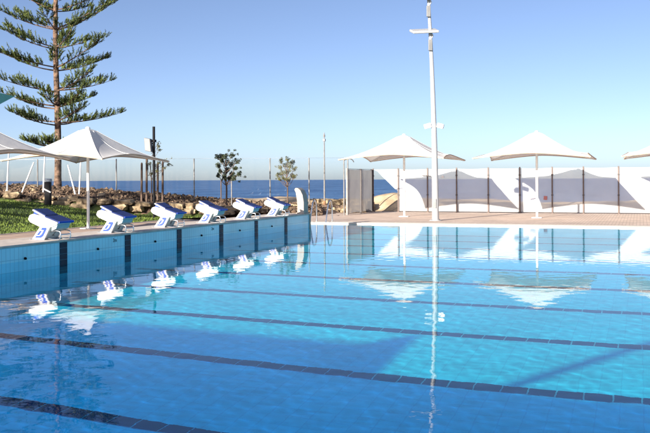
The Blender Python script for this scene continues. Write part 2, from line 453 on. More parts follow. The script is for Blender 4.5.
# water surface with modelled ripples
def make_water():
    xs = np.concatenate([np.arange(0.0, 13.6, 0.032), np.linspace(13.7, 40, 60)])
    ys = [NEAR_Y]
    while ys[-1] < FAR_Y:
        ys.append(ys[-1] + (0.10 if ys[-1] < 3.5 else 0.024 + 0.0018*max(0, ys[-1]-4)))
    ys = np.array(ys); ys = NEAR_Y + (ys - NEAR_Y) * (FAR_Y - NEAR_Y) / (ys[-1] - NEAR_Y)
    X, Y = np.meshgrid(xs, ys)
    step = np.gradient(ys)
    rs = np.random.RandomState(7)
    def height(X, Y):
        Z = np.zeros_like(X)
        for i in range(60):
            lam = 0.12 * (0.60/0.12)**rs.rand()
            th = rs.rand()*2*math.pi; ph = rs.rand()*2*math.pi
            kx, ky = 2*math.pi/lam*math.cos(th), 2*math.pi/lam*math.sin(th)
            fade = np.clip((lam/step - 2.5)/2.0, 0, 1)[:, None]      # no wave shorter than the mesh can carry
            Z += fade * (0.00066*lam/(2*math.pi)) * np.sin(kx*X + ky*Y + ph)
        return Z
    Z = height(X, Y)
    ny, nx = X.shape
    v = np.stack([X, Y, Z], -1).reshape(-1, 3)
    ii = (np.arange(ny-1)[:, None]*nx + np.arange(nx-1)[None, :]).reshape(-1)
    f = np.stack([ii, ii+1, ii+nx+1, ii+nx], -1)
    # the stair bay behind the end of the starting wall
    b0 = len(v)
    bv = np.array([(-2.5, WALL_END+0.12, 0), (0, WALL_END+0.12, 0), (0, FAR_Y, 0), (-2.5, FAR_Y, 0)])
    v = np.concatenate([v, bv]); f = np.concatenate([f, [[b0, b0+1, b0+2, b0+3]]])
    me = bpy.data.meshes.new('pool_water')
    me.vertices.add(len(v)); me.vertices.foreach_set('co', v.ravel())
    me.loops.add(f.size); me.loops.foreach_set('vertex_index', f.ravel().astype(np.int32))
    me.polygons.add(len(f)); me.polygons.foreach_set('loop_start', np.arange(0, f.size, 4, dtype=np.int32))
    me.polygons.foreach_set('use_smooth', np.ones(len(f), dtype=bool))
    me.update(); me.validate()
    me.materials.append(M['water'])
    o = obj_from_mesh('pool_water', me)
    tag(o, kind='structure')
    o.cycles.is_caustics_caster = True
make_water()
for ch in endw.children: receivers.append(ch)
for o in receivers: o.cycles.is_caustics_receiver = True

# ------------------------------------------------------------------ lawn, bank, sand
def height_grid(name, u0, u1, nu, z0, z1, nz, keep, m, rough=0.0, seed=1, lift=0.0):
    rs = np.random.RandomState(seed)
    idx = {}; v = []; f = []
    us = np.linspace(u0, u1, nu); zs = np.linspace(z0, z1, nz)
    P = [[None]*nz for _ in range(nu)]
    for i, u in enumerate(us):
        for j, z in enumerate(zs):
            x, y = xy(u, z)
            P[i][j] = (x, y, ground_h(x, y) + lift + (rs.rand()-0.5)*rough)
    for i in range(nu-1):
        for j in range(nz-1):
            q = [P[i][j], P[i+1][j], P[i+1][j+1], P[i][j+1]]
            cx = sum(p[0] for p in q)/4; cy = sum(p[1] for p in q)/4
            if not keep(cx, cy, (us[i]+us[i+1])/2, (zs[j]+zs[j+1])/2): continue
            ids = []
            for a, bb in ((i, j), (i+1, j), (i+1, j+1), (i, j+1)):
                if (a, bb) not in idx:
                    idx[(a, bb)] = len(v); v.append(P[a][bb])
                ids.append(idx[(a, bb)])
            f.append(tuple(ids))
    mbb = MB(); mbb.add(v, f, True)
    return tag(mbb.build(name, m), kind='structure')
height_grid('lawn', -46, 2, 120, 12, 43.2, 80, lambda x, y, u, z: x < -8.25, M['lawn'], 0.0)
height_grid('mulch_bank', -46, 1.2, 190, 42.0, 120, 200, lambda x, y, u, z: z > wall_z(u) - 0.1 and x < -2.2, M['soil'], 0.12, 3)
MB().box(-8.35, -8.25, -20, FAR_Y + 0.9, -0.3, DECK + 0.02).build('lawn_edging', M['coping'])['kind'] = 'structure'

def dune():
    rs = random.Random(5)
    v = []; f = []
    nx, ny = 110, 46
    for j in range(ny):
        for i in range(nx):
            x = -14 + 50*i/(nx-1); y = 45.7 + 30*(j/(ny-1))**1.3
            t = (y - 45.7)
            h = -0.15 + 0.62*smooth(t/5.0) + 0.10*math.sin(x*0.5+1.0) + 0.06*math.sin(x*1.3+y) + rs.uniform(-.03, .03)
            if x < -2.5: h += 0.08*smooth((-2.5-x)/3)
            h += 0.72*math.exp(-((x+1.9)/1.7)**2 - ((y-48.6)/2.2)**2) + 0.30*math.exp(-((x+5)/2.0)**2 - ((y-48)/2.0)**2)
            h -= max(0, y-54)*0.09
            if y > 60: h -= (y-60)*0.15
            v.append((x, y, max(h, -4.0)))
    for j in range(ny-1):
        for i in range(nx-1):
            a = j*nx+i; f.append((a, a+1, a+nx+1, a+nx))
    tag(MB().add(v, f, True).build('sand_dune', M['sand']), kind='structure')
dune()

# ------------------------------------------------------------------ stone retaining wall of single limestone blocks
def boulder(seed, sx, sy, sz, m, name='stone', sub=2):
    rs = random.Random(seed)
    bm = bmesh.new()
    bmesh.ops.create_cube(bm, size=2)
    bmesh.ops.subdivide_edges(bm, edges=bm.edges, cuts=sub, use_grid_fill=True)
    for vv in bm.verts:
        c = vv.co.copy()
        n = c.normalized()
        c = c.lerp(n*1.25, 0.16)
        c += Vector((rs.uniform(-1,1), rs.uniform(-1,1), rs.uniform(-1,1)))*0.16
        vv.co = Vector((c.x*sx, c.y*sy, c.z*sz))
    me = bpy.data.meshes.new(name); bm.to_mesh(me); bm.free(); me.materials.append(m)
    for p_ in me.polygons: p_.use_smooth = False
    return me
stones = [boulder(20+i, 0.40, 0.32, 0.155, M['stone']) for i in range(9)]
rw = thing('retaining_wall', 'low wall of rough beige limestone blocks at the foot of the mulch bank', 'wall', (*xy(-12, 42), 0))
rs = random.Random(11)
u = -22.0
while u < -4.2:
    w = rs.uniform(0.34, 0.62)
    u += w
    for row in range(2):
        if rs.random() < 0.22: continue
        uu = u + (0.3 if row else 0) + rs.uniform(-.06, .06)
        zz = wall_z(uu) + 0.12*row + rs.uniform(-.08, .08)
        x, y = xy(uu, zz)
        foot = lerp_table(uu, FOOT); 
        o = obj_from_mesh('stone', rs.choice(stones), rw)
        o.location = Vector((x, y, foot - 0.02 + 0.25*row + rs.uniform(-.03, .04))) - rw.location
        o.rotation_euler = (rs.uniform(-.08, .08), rs.uniform(-.1, .1), PSI + rs.uniform(-.25, .25) + (math.pi if rs.random() < .5 else 0))
        o.scale = (w/0.46*rs.uniform(.7, 1.05), rs.uniform(.7, 1.1), rs.uniform(.55, 1.0))
    u += w*0.92

# loose mulch and rubble over the bank (nobody could count it)
def rubble():
    rs = random.Random(31)
    mbs = MB()
    for n in range(26000):
        u = rs.uniform(-24, -0.2); z = wall_z(u) + 0.3 + abs(rs.gauss(0, 2.6))
        x, y = xy(u, z)
        if x > -2.6: continue
        h = ground_h(x, y)
        s_ = rs.choice((0.02, 0.025, 0.03, 0.035, 0.04, 0.05, 0.085))*rs.uniform(.6, 1.2)
        q = Quaternion((rs.gauss(0,1), rs.gauss(0,1), rs.gauss(0,1), rs.gauss(0,1))).normalized()
        ax, ay, az = (q @ Vector((s_*rs.uniform(.8, 2.0), 0, 0)), q @ Vector((0, s_, 0)), q @ Vector((0, 0, s_*rs.uniform(.3, .8))))
        mbs.obox((x, y, h + 0.03), ax, ay, az)
    o = mbs.build('mulch_rubble', M['chip'])
    tag(o, 'loose brown mulch and rubble covering the bank behind the lawn', 'mulch', kind='stuff')
rubble()
def bank_rocks():
    rs = random.Random(77); mbs = MB()
    for n in range(420):
        u = rs.uniform(-24, -1.0); z = wall_z(u) + rs.uniform(0.1, 4.6)
        x, y = xy(u, z)
        if x > -2.6: continue
        s_ = 0.045 + 0.13*rs.random()**2.5
        me = boulder(900+n % 37, s_*rs.uniform(.9, 1.7), s_, s_*rs.uniform(.5, .9), M['stone'], 'tmp', 1)
        q = Matrix.Translation((x, y, ground_h(x, y) + s_*0.3)) @ Matrix.Rotation(rs.uniform(0, 6.28), 4, 'Z') @ Matrix.Rotation(rs.uniform(-.5, .5), 4, 'X')
        mbs.add([q @ v_.co for v_ in me.vertices], [tuple(p_.vertices) for p_ in me.polygons])
        bpy.data.meshes.remove(me)
    tag(mbs.build('bank_rocks', M['stone']), 'scattered beige rocks lying in the mulch of the bank', 'rocks', kind='stuff')
bank_rocks()

def grass():
    rs = random.Random(8)
    mbs = MB()
    for n in range(42000):
        u = rs.uniform(-19, -2); z = 24 + 18*rs.random()
        x, y = xy(u, z)
        if x > -8.38 or z > wall_z(u) - 0.25: continue
        h = ground_h(x, y); L = rs.uniform(0.04, 0.10); a = rs.uniform(0, math.pi); w = 0.02
        dx, dy = math.cos(a)*w, math.sin(a)*w
        lx, ly = rs.uniform(-.04, .04), rs.uniform(-.04, .04)
        mbs.add([(x-dx, y-dy, h), (x+dx, y+dy, h), (x+lx, y+ly, h+L)], [(0, 1, 2)])
    tag(mbs.build('grass', M['grass']), 'short green grass of the lawn beside the pool deck', 'grass', kind='stuff')
grass()

# ------------------------------------------------------------------ starting blocks
def make_block():
    t = thing('starting_block', '', 'starting block', (0, 0, COPE), 0, 'starting blocks along the raised pool wall')
    W = 0.25
    leg = [(-0.67, 0.0), (-0.33, 0.0), (-0.16, 0.30), (-0.44, 0.30)]
    MB().prism(leg, 'y', -W+0.01, W-0.01).build('pedestal', M['fibreglass'], t, 0.02)
    arm = [(-0.76, 0.45), (-0.70, 0.385), (-0.44, 0.285), (-0.12, 0.285), (0.03, 0.345), (0.045, 0.385), (-0.30, 0.50), (-0.63, 0.575), (-0.72, 0.545)]
    body = MB().prism(arm, 'y', -W, W).build('body', M['fibreglass'], t, 0.022)
    # pool-facing insert on the pedestal and the pale pocket under the platform
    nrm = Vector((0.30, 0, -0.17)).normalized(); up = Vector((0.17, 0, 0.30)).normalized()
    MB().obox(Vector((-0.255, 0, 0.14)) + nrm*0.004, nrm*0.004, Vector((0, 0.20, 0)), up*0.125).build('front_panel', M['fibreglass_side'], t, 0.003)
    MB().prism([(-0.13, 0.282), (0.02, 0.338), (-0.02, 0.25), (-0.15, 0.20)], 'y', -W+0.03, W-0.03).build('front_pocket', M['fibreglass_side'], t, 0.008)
    # blue platform with its raised rear footrest
    s0 = Vector((-0.30, 0, 0.512)); s1 = Vector((0.085, 0, 0.388))
    d = (s1 - s0).normalized(); n = Vector((-d.z, 0, d.x))
    plat = MB().obox((s0+s1)/2 + n*0.012, d*((s1-s0).length/2), Vector((0, W+0.01, 0)), n*0.014).build('platform', M['blue_pad'], t, 0.008)
    MB().obox(s1 + n*0.006, d*0.012, Vector((0, W+0.008, 0)), n*0.022).build('platform_edge', M['blue_print'], t, 0.005)
    r0 = Vector((-0.62, 0, 0.672)); r1 = Vector((-0.30, 0, 0.528))
    d = (r1 - r0).normalized(); n = Vector((-d.z, 0, d.x))
    MB().obox((r0+r1)/2 - n*0.018, d*((r1-r0).length/2 + 0.012), Vector((0, W-0.012, 0)), n*0.016).build('footrest', M['fibreglass'], t, 0.008)
    MB().obox((r0+r1)/2 + n*0.008, d*((r1-r0).length/2 - 0.012), Vector((0, W-0.035, 0)), n*0.009).build('footrest_pad', M['blue_pad'], t, 0.004)
    for sy in (-1, 1):
        MB().prism([(-0.64, 0.56), (-0.58, 0.56), (-0.46, 0.585), (-0.60, 0.655)], 'y', sy*(W-0.05)-0.012, sy*(W-0.05)+0.012).build('footrest_bracket', M['blue_print'], t, 0.004)
        # blue emblem with a curling white cut-out on each side of the pedestal
        yy = sy*(W - 0.01)
        def para(pts):   # points on the slanted side of the leg: s across 0..1, h height
            return [(-0.67 + 0.34*s_ + (0.23 - 0.06*s_)*h/0.30*1.0, h) for s_, h in pts]
        emb = para([(0.20, 0.045), (0.68, 0.045), (0.80, 0.09), (0.80, 0.245), (0.68, 0.275), (0.30, 0.275), (0.30, 0.225), (0.58, 0.215), (0.58, 0.125), (0.46, 0.09), (0.20, 0.09)])
        MB().prism(emb, 'y', yy - 0.002*sy, yy + 0.003*sy).build('emblem', M['blue_print'], t)
        MB().prism(para([(0.20, 0.105), (0.42, 0.105), (0.46, 0.20), (0.26, 0.20)]), 'y', yy - 0.002*sy, yy + 0.003*sy).build('emblem', M['blue_print'], t)
        pts = [(-0.24, sy*0.15, 0.17), (-0.10, sy*0.17, 0.205), (0.03, sy*0.17, 0.19), (0.06, sy*0.17, 0.14), (0.055, sy*0.17, 0.06), (0.02, sy*0.17, 0.02), (-0.10, sy*0.17, 0.012), (-0.30, sy*0.16, 0.03)]
        MB().tube(smooth_path(pts, 4), 0.0135, 8).build('grab_rail', M['steel'], t)
    MB().box(-0.71, -0.29, -W-0.02, W+0.02, 0.0, 0.012).build('foot_plate', M['steel'], t, 0.003)
    for bx_ in (-0.695, -0.305):
        for by_ in (-W-0.004, W+0.004):
            MB().tube([(bx_, by_, 0.012), (bx_, by_, 0.026)], 0.011, 6).build('bolt', M['steel'], t)
    MB().tube(smooth_path([(0.058, -0.17, 0.12), (0.066, 0, 0.12), (0.058, 0.17, 0.12)], 4), 0.012, 8).build('grab_bar', M['steel'], t)
    return t
def smooth_path(pts, n):
    pts = [Vector(p) for p in pts]; out = []
    for i in range(len(pts)-1):
        p0, p1, p2, p3 = pts[max(i-1,0)], pts[i], pts[i+1], pts[min(i+2, len(pts)-1)]
        for k in range(n):
            t = k/n
            out.append(0.5*((2*p1) + (-p0+p2)*t + (2*p0-5*p1+4*p2-p3)*t*t + (-p0+3*p1-3*p2+p3)*t**3))
    out.append(pts[-1]); return out
proto = make_block()
blabels = ['leftmost and nearest white starting block with blue platform, in front of the lawn',
           'second white starting block from the left, beside the umbrella post',
           'third white starting block from the left, with blue platform, before the dark stakes',
           'fourth white starting block from the left, below the pale glass fence post',
           'fifth white starting block from the left, in front of the dark leafy tree',
           'last and farthest white starting block, nearest the curved concrete pylon']
for k in range(6):
    o = proto if k == 0 else copy_tree(proto)
    o.location = (0, LANE0 + 2.5*k, COPE)
    o['label'] = blabels[k]
    nrm = Vector((0.30, 0, -0.17)).normalized()
    flat_text('lane_number', str(k+2), 0.19, M['grey_print'], o, Vector((-0.255, 0, 0.14)) + nrm*0.010, (R(90) + 0.0, 0, R(90))).rotation_euler = \
        Matrix(((0, 0.493, 0.870), (1, 0, 0), (0, 0.870, -0.493))).to_euler()

# ------------------------------------------------------------------ shade umbrellas
def umbrella(label, x, y, a, ztip, zpk, rz=0.0, lift=0.22, base=DECK, pr=0.055, group='white shade umbrellas'):
    t = thing('shade_umbrella', label, 'umbrella', (x, y, base), rz, group)
    H = zpk - base; T = ztip - base
    NA, NR = 96, 22
    def bound(th):
        c, s = abs(math.cos(th)), abs(math.sin(th))
        q = max(c, s)
        e = min(c, s)/q                    # 0 at the middle of a side, 1 at a corner
        return a*(0.905 + 0.095*e*e)/q, e
    v = []; f = []
    for i in range(NR+1):
        r = i/NR
        for k in range(NA):
            th = 2*math.pi*k/NA
            Rb, e = bound(th)
            rr = 0.05 + (Rb-0.05)*r
            fz = 0.62*(1-r)**1.7 + 0.38*(1-r)
            z = T + (H-T)*fz + lift*(1-e**1.6)*r**2.2 - 0.035*math.sin(math.pi*r)*(1-e)
            if r < 0.10: z -= 0.10*((0.10-r)/0.10)**2
            v.append((rr*math.cos(th), rr*math.sin(th), z))
    for i in range(NR):
        for k in range(NA):
            f.append((i*NA+k, i*NA+(k+1)%NA, (i+1)*NA+(k+1)%NA, (i+1)*NA+k))
    top = len(v); 
    can = MB().add(v, f, True).build('canopy', M['canopy'], t)
    edge = [Vector(v[NR*NA+k]) for k in range(NA)]
    for k in range(0, NA, NA//8):
        MB().tube([Vector(v[i*NA+k]) + Vector((0, 0, 0.004)) for i in range(2, NR+1)], 0.011, 5, False).build('seam', M['canopy'], can)
    hm = MB()
    hv = []; hf = []
    for k in range(NA):
        p = edge[k]; n = Vector((p.x, p.y, 0)).normalized()
        hv += [p + n*0.012 + Vector((0,0,0.015)), p + n*0.012 - Vector((0,0,0.035)), p - n*0.012 - Vector((0,0,0.035)), p - n*0.012 + Vector((0,0,0.012))]
    for k in range(NA):
        A, B = k*4, ((k+1) % NA)*4
        for q in range(4): hf.append((A+q, B+q, B+(q+1)%4, A+(q+1)%4))
    hm.add(hv, hf, False).build('hem', M['hem'], can)
    MB().tube([(0,0,H-0.10), (0,0,H-0.05), (0,0,H-0.02), (0,0,H-0.01)], [0.10, 0.09, 0.06, 0.01], 20).build('cap', M['canopy'], can)
    MB().tube([(0,0,0.02), (0,0,H-0.08)], pr, 16).build('post', M['white_paint'], t)
    MB().box(-0.22, 0.22, -0.22, 0.22, -0.002, 0.03).build('base_plate', M['white_paint'], t, 0.006)
    for k in range(4):
        th = math.pi/4 + k*math.pi/2
        c = Vector((math.cos(th), math.sin(th), 0)); Rb = a*math.sqrt(2)
        MB().tube([c*0.05 + Vector((0,0,T+0.42)), c*(Rb*0.5) + Vector((0,0,T+0.24)), c*(Rb-0.05) + Vector((0,0,T-0.03))], [0.035, 0.03, 0.022], 8).build('rib', M['white_paint'], t)
    return t
umbrella('white shade umbrella cut off by the left edge of the photo', -7.6, 20.6, 2.2, 2.60, 3.90)
umbrella('white shade umbrella overlapping the tall pine trunk, on the left deck', -7.6, 26.7, 2.2, 2.62, 3.92)
umbrella('white shade umbrella at the corner of the mesh fence, left of the tall light pole', 1.25, 39.6, 2.5, 2.80, 4.08)
umbrella('white shade umbrella standing right of the tall light pole, middle of the far deck', 7.52, 39.7, 2.5, 2.78, 4.08)
umbrella('white shade umbrella cut off by the right edge of the photo', 13.75, 39.8, 2.5, 2.78, 4.08)

# ------------------------------------------------------------------ tall light pole
lp = thing('light_pole', 'tall white floodlight pole at the far pool edge', 'light pole', (3.62, 36.0, DECK))
lean = -0.013
def lpx(z): return -0.0028*z*z
pts = [(lpx(z), 0, z) for z in [0.02 + 9.68*i/23 for i in range(24)]]
MB().tube(pts, [0.155 - 0.0095*p[2] for p in pts], 20).build('shaft', M['pole_paint'], lp)
MB().tube([(0,0,0.0), (0,0,0.025)], 0.27, 24).build('base_flange', M['pole_paint'], lp)
for k in range(4):
    MB().tube([(0.22*math.cos(k*1.57+.78), 0.22*math.sin(k*1.57+.78), 0.02), (0.22*math.cos(k*1.57+.78), 0.22*math.sin(k*1.57+.78), 0.07)], 0.02, 6).build('bolt', M['steel'], lp)
MB().box(-0.07, 0.07, -0.165, -0.13, 0.55, 0.95).build('hatch', M['box_grey'], lp, 0.008)
def flood(z, dirx):
    e = bpy.data.objects.new('floodlight', None)
    cx = lpx(z)
    # flat slim head, tilted
    rot = Matrix.Rotation(PSI, 3, 'Z')
    ax = rot @ Vector((0.56, 0, 0.02)); ay = rot @ Vector((-0.06, 0.26, 0.09)); az = ax.cross(ay).normalized()*0.055
    c = Vector((cx, 0, z)) + rot @ Vector((-0.28, -0.10, 0.10))
    h = MB().obox(c, ax, ay, az).build('floodlight', M['pole_paint'], lp, 0.03)
    MB().obox(c - az*1.02, ax*0.9, ay*0.85, az*0.12).build('lens', M['lamp_glass'], h, 0.004)
    MB().tube(smooth_path([Vector((cx, 0, z-0.28)), Vector((cx, 0, z-0.1)) + rot @ Vector((0.1, -.06, 0)), c - az + rot @ Vector((0.28, 0, 0))], 4), 0.03, 8).build('bracket', M['pole_paint'], h)
    MB().obox(Vector((cx, 0, z-0.52)) + rot @ Vector((-0.02, -0.15, 0)), rot @ Vector((0.085, 0, 0)), rot @ Vector((0, 0.06, 0)), Vector((0, 0, 0.24))).build('ballast_box', M['box_grey'], h, 0.015)
flood(8.15, 1); flood(9.62, 1)
for sgn in (-1, 1):
    rot = Matrix.Rotation(PSI, 3, 'Z')
    c = Vector((lpx(4.1), 0, 4.12)) + rot @ Vector((sgn*0.28, -0.05, 0))
    h = MB().obox(c, rot @ Vector((0.13, -0.05*sgn, -0.04*sgn)), rot @ Vector((0.03*sgn, 0.10, 0)), rot @ Vector((0.03*sgn, 0, 0.10))).build('camera_housing', M['white_paint'], lp, 0.03)
    MB().tube([Vector((lpx(4.1), 0, 4.08)), c], 0.028, 8).build('arm', M['white_paint'], h)

# ------------------------------------------------------------------ white mesh fence on the far deck
fence_x = [-2.0, -0.05 - 0.5, 1.1, 2.7, 4.4, 6.05, 7.7, 9.25, 10.95, 12.6, 14.2]
wf = thing('mesh_fence', 'long fence of white see-through mesh between bronze posts on the far deck', 'fence', (0, FENCE_Y, DECK))
FT = 2.36
def cloth_panel(name, x0, x1, y, z0, z1, m, parent, cut=None, nx=14, nz=14, seed=0, alongy=False):
    rs = random.Random(seed); v = []; f = []
    ph = [rs.uniform(0, 6) for _ in range(4)]
    for j in range(nz+1):
        for i in range(nx+1):
            s, t = i/nx, j/nz
            x = x0 + (x1-x0)*s; z = z0 + (z1-z0)*t
            bl = 0.035*math.sin(math.pi*s)*math.sin(math.pi*t)*(1+0.4*math.sin(5*t+ph[0])) + 0.006*math.sin(9*s+7*t+ph[1])*math.sin(math.pi*s)
            if t in (0, 1): z += (-1 if t == 1 else 1)*0.02*math.sin(math.pi*s)
            p = (x, y + bl, z)
            if alongy: p = (y + bl, x, z)
            v.append(p)
    for j in range(nz):
        for i in range(nx):
            s, t = (i+.5)/nx, (j+.5)/nz
            if cut and cut(s, t): continue
            a = j*(nx+1)+i; f.append((a, a+1, a+nx+2, a+nx+1))
    return MB().add(v, f, True).build(name, m, parent)
for i, x in enumerate(fence_x):
    MB().box(x-0.035, x+0.035, -0.03, 0.03, -0.02, FT+0.06).build('post', M['brown_post'], wf, 0.006)
    MB().box(x-0.09, x+0.09, -0.08, 0.08, 0.001, 0.02).build('foot_plate', M['brown_post'], wf)
    for z in (0.95, 2.0):
        MB().box(x-0.05, x+0.05, -0.045, 0.045, z-0.035, z+0.035).build('clamp', M['dark_metal'], wf, 0.005)
    if i < len(fence_x)-1:
        x1 = fence_x[i+1]
        if i == 0:
            # the first panel's cloth is cut away on a slant over its lower half
            v = [(x+0.03, 0, FT), (x1-0.03, 0, FT), (x1-0.03, 0, 1.18), (x1-0.22, 0, 1.30), (x1-0.55, 0, 1.62), (x1-0.95, 0, 2.0), (x+0.25, 0, 2.26)]
            MB().add(v, [(0,1,2,3,4,5,6)]).build('cloth_panel', M['mesh_white'], wf)
        else:
            cloth_panel('cloth_panel', x+0.0, x1-0.0, 0.045, 0.035, FT, M['mesh_white'], wf, seed=i)
        MB().tube([(x, 0.0, 0.05), (x1, 0.0, 0.05)], 0.012, 6).build('bottom_rail', M['dark_metal'], wf)
# a small bracket arm, lamp and two little notices fixed to the fence
MB().tube([(fence_x[2]-0.28, -0.05, 2.0), (fence_x[2]+0.2, -0.05, 1.98)], 0.02, 8).build('bracket_arm', M['dark_metal'], wf)
MB().tube([(1.95, -0.0, 1.93), (1.95, -0.06, 1.93)], 0.075, 14).build('round_plate', M['white_paint'], wf)
def notice(label, x, z, w, h, tilt, m):
    o = MB().obox((0,0,0), (w*math.cos(tilt), 0, w*math.sin(tilt)), (0, 0.008, 0), (-h*math.sin(tilt), 0, h*math.cos(tilt))).build('notice', m, None, 0.003)
    o.location = (x, FENCE_Y - 0.035, DECK + z); tag(o, label, 'notice')
notice('small tilted grey notice on the mesh fence left of the umbrella post', 6.72, 0.85, 0.17, 0.09, 0.25, mat('notice_grey', (0.28, 0.24, 0.27), 0.6))
notice('small red notice on the mesh fence right of the umbrella post', 7.36, 0.80, 0.09, 0.10, -0.1, mat('notice_red', (0.45, 0.16, 0.15), 0.6, var=0.3, scale=30))

# cloth return of the fence towards the pool; shade of its unlit side painted grey
rf = thing('screen_fence', 'short fence of two grey shade-cloth panels left of the white mesh', 'fence', (-2.05, FENCE_Y, DECK))
ry = [0.0, -2.1, -4.35]
for i, y in enumerate(ry):
    if i: MB().box(-0.05, 0.05, y-0.04, y+0.04, -0.02, FT+0.02).build('post', M['dark_metal'] if i == 1 else M['pale_post'], rf, 0.006)
    if i < 2:
        cloth_panel('cloth_panel', y-0.12, ry[i+1]+0.07, 0.03, 0.08, FT-0.02, M['mesh_grey'], rf, seed=40+i, alongy=True)
        MB().tube([(0, y, 0.05), (0, ry[i+1], 0.05)], 0.014, 6).build('bottom_rail', M['dark_metal'], rf)
        MB().tube([(0, y, FT), (0, ry[i+1], FT)], 0.012, 6).build('top_rail', M['dark_metal'], rf)
MB().box(-0.05, 0.05, -0.20, -0.12, -0.02, FT+0.02).build('post', M['dark_metal'], rf, 0.006)

# shower post with a crooked arm at the corner of the screen fence
sp = thing('shower_post', 'thin pale post with a small crooked arm at the screen fence corner', 'post', (-2.02, 40.1, DECK))
MB().tube([(0,0,0), (0,0,2.83)], 0.03, 10).build('upright', M['pale_post'], sp)
MB().tube(smooth_path([(0,0,2.78), (0.25, 0.05, 2.86), (0.42, 0.08, 2.80), (0.5, 0.1, 2.68)], 4), 0.022, 8).build('arm', M['dark_metal'], sp)

# ------------------------------------------------------------------ ladder, pylon, mast
ld = thing('pool_ladder', 'stainless steel pool ladder with two looped handrails at the far corner', 'ladder', (-0.85, FAR_Y + 0.3, DECK))
for x in (-0.36, 0.36):
    pts = [(x, 0.55, 0.0), (x, 0.54, 0.55), (x, 0.48, 0.78), (x, 0.30, 0.90), (x, 0.12, 0.84), (x, 0.0, 0.60), (x, -0.22, 0.05), (x, -0.36, -0.45), (x, -0.38, -1.3)]
    MB().tube(smooth_path(pts, 5), 0.030, 10).build('handrail', M['steel'], ld)
    MB().tube([(x, 0.55, 0.0), (x, 0.55, 0.03)], 0.06, 14).build('flange', M['steel'], ld)
for z in (-0.35, -0.65, -0.95):
    MB().box(-0.36, 0.36, -0.40, -0.30, z-0.015, z+0.015).build('rung', M['steel'], ld, 0.006)

py = thing('concrete_pylon', 'curved pale concrete pylon hooking over at the far end of the starting wall', 'pylon', (-0.2, WALL_END - 0.30, COPE))
prof = [(0.17, 0.0), (0.17, 0.45), (0.12, 0.72), (0.03, 0.90), (-0.08, 0.985), (-0.17, 0.99), (-0.22, 0.93), (-0.16, 0.80), (-0.12, 0.55), (-0.10, 0.3), (-0.10, 0.0)]
MB().prism(prof, 'y', -0.16, 0.30).build('shaft', M['concrete'], py, 0.015)
MB().box(-0.13, 0.19, -0.19, 0.33, 0.001, 0.05).build('plinth', M['concrete'], py, 0.012)

ms = thing('mast', 'slender pale mast rising from the sandy mound behind the ladder', 'mast', (-4.95, 45.1, 0.1))
MB().tube([(0,0,-0.2), (0,0,2.4), (0,0,4.45)], [0.055, 0.045, 0.03], 10).build('shaft', M['pale_post'], ms)
MB().tube([(0,0,4.2), (0,0,4.33)], 0.06, 10).build('collar', M['pale_post'], ms)
MB().tube([(0,0,0.15), (0,0,0.55)], [0.12, 0.07], 10).build('footing', mat('rusty_footing', (0.35, 0.18, 0.09), 0.8, var=0.3), ms)
MB().box(-0.07, 0.07, -0.06, 0.06, 3.95, 4.1).build('fitting', M['box_grey'], ms, 0.01)

# sandy limestone boulders; low dark wall stands in for the mound's shaded face
lw = thing('timber_retainer', 'low dark timber retaining wall behind the pool ladder', 'retaining wall', (-4.2, 44.6, 0))
for j in range(3):
    MB().box(-2.6, 1.9, -0.05+0.004*j, 0.05+0.004*j, -0.02+0.15*j, 0.125+0.15*j).build('sleeper', M['timber'], lw, 0.01)
bl = [boulder(60+i, 0.62, 0.5, 0.34, M['stone'], 'sandstone_boulder', 3) for i in range(3)]
rs = random.Random(3)
bpos = [(-6.2, 46.1, .45), (-5.45, 46.3, .5), (-4.55, 46.0, .5), (-3.75, 46.2, .48), (-2.95, 46.0, .45)]
bnames = ['leftmost sandy boulder on the mound behind the ladder', 'sandy boulder just left of the mast foot', 'sandy boulder just right of the mast foot',
          'sandy boulder on the mound between mast and grey screen', 'sandy boulder touching the grey screen fence']
for i, (x, y, z) in enumerate(bpos):
    o = obj_from_mesh('sandstone_boulder', bl[i % 3], None, (x, y, z - 0.1)); o.rotation_euler = (0, 0, rs.uniform(0, 6))
    o.scale = (1, 1, rs.uniform(.8, 1.1)); tag(o, bnames[i], 'boulder', 'sandy boulders behind the ladder')
sm = [boulder(80+i, 0.2, 0.16, 0.12, M['stone'], 'small_rock', 1) for i in range(3)]
mbs = MB()
for n in range(70):
    x = rs.uniform(-6.6, -2.2); y = rs.uniform(43.3, 44.4); s_ = rs.uniform(.05, .17)
    q = Quaternion((rs.gauss(0,1), rs.gauss(0,1), rs.gauss(0,1), rs.gauss(0,1))).normalized()
    mbs.obox((x, y, 0.08 + s_*0.3), q @ Vector((s_*1.4,0,0)), q @ Vector((0,s_,0)), q @ Vector((0,0,s_*.8)))
o = mbs.build('rock_rubble', M['stone'], None, 0.02); tag(o, 'loose orange and beige rubble on the ground behind the ladder', 'rubble', kind='stuff')

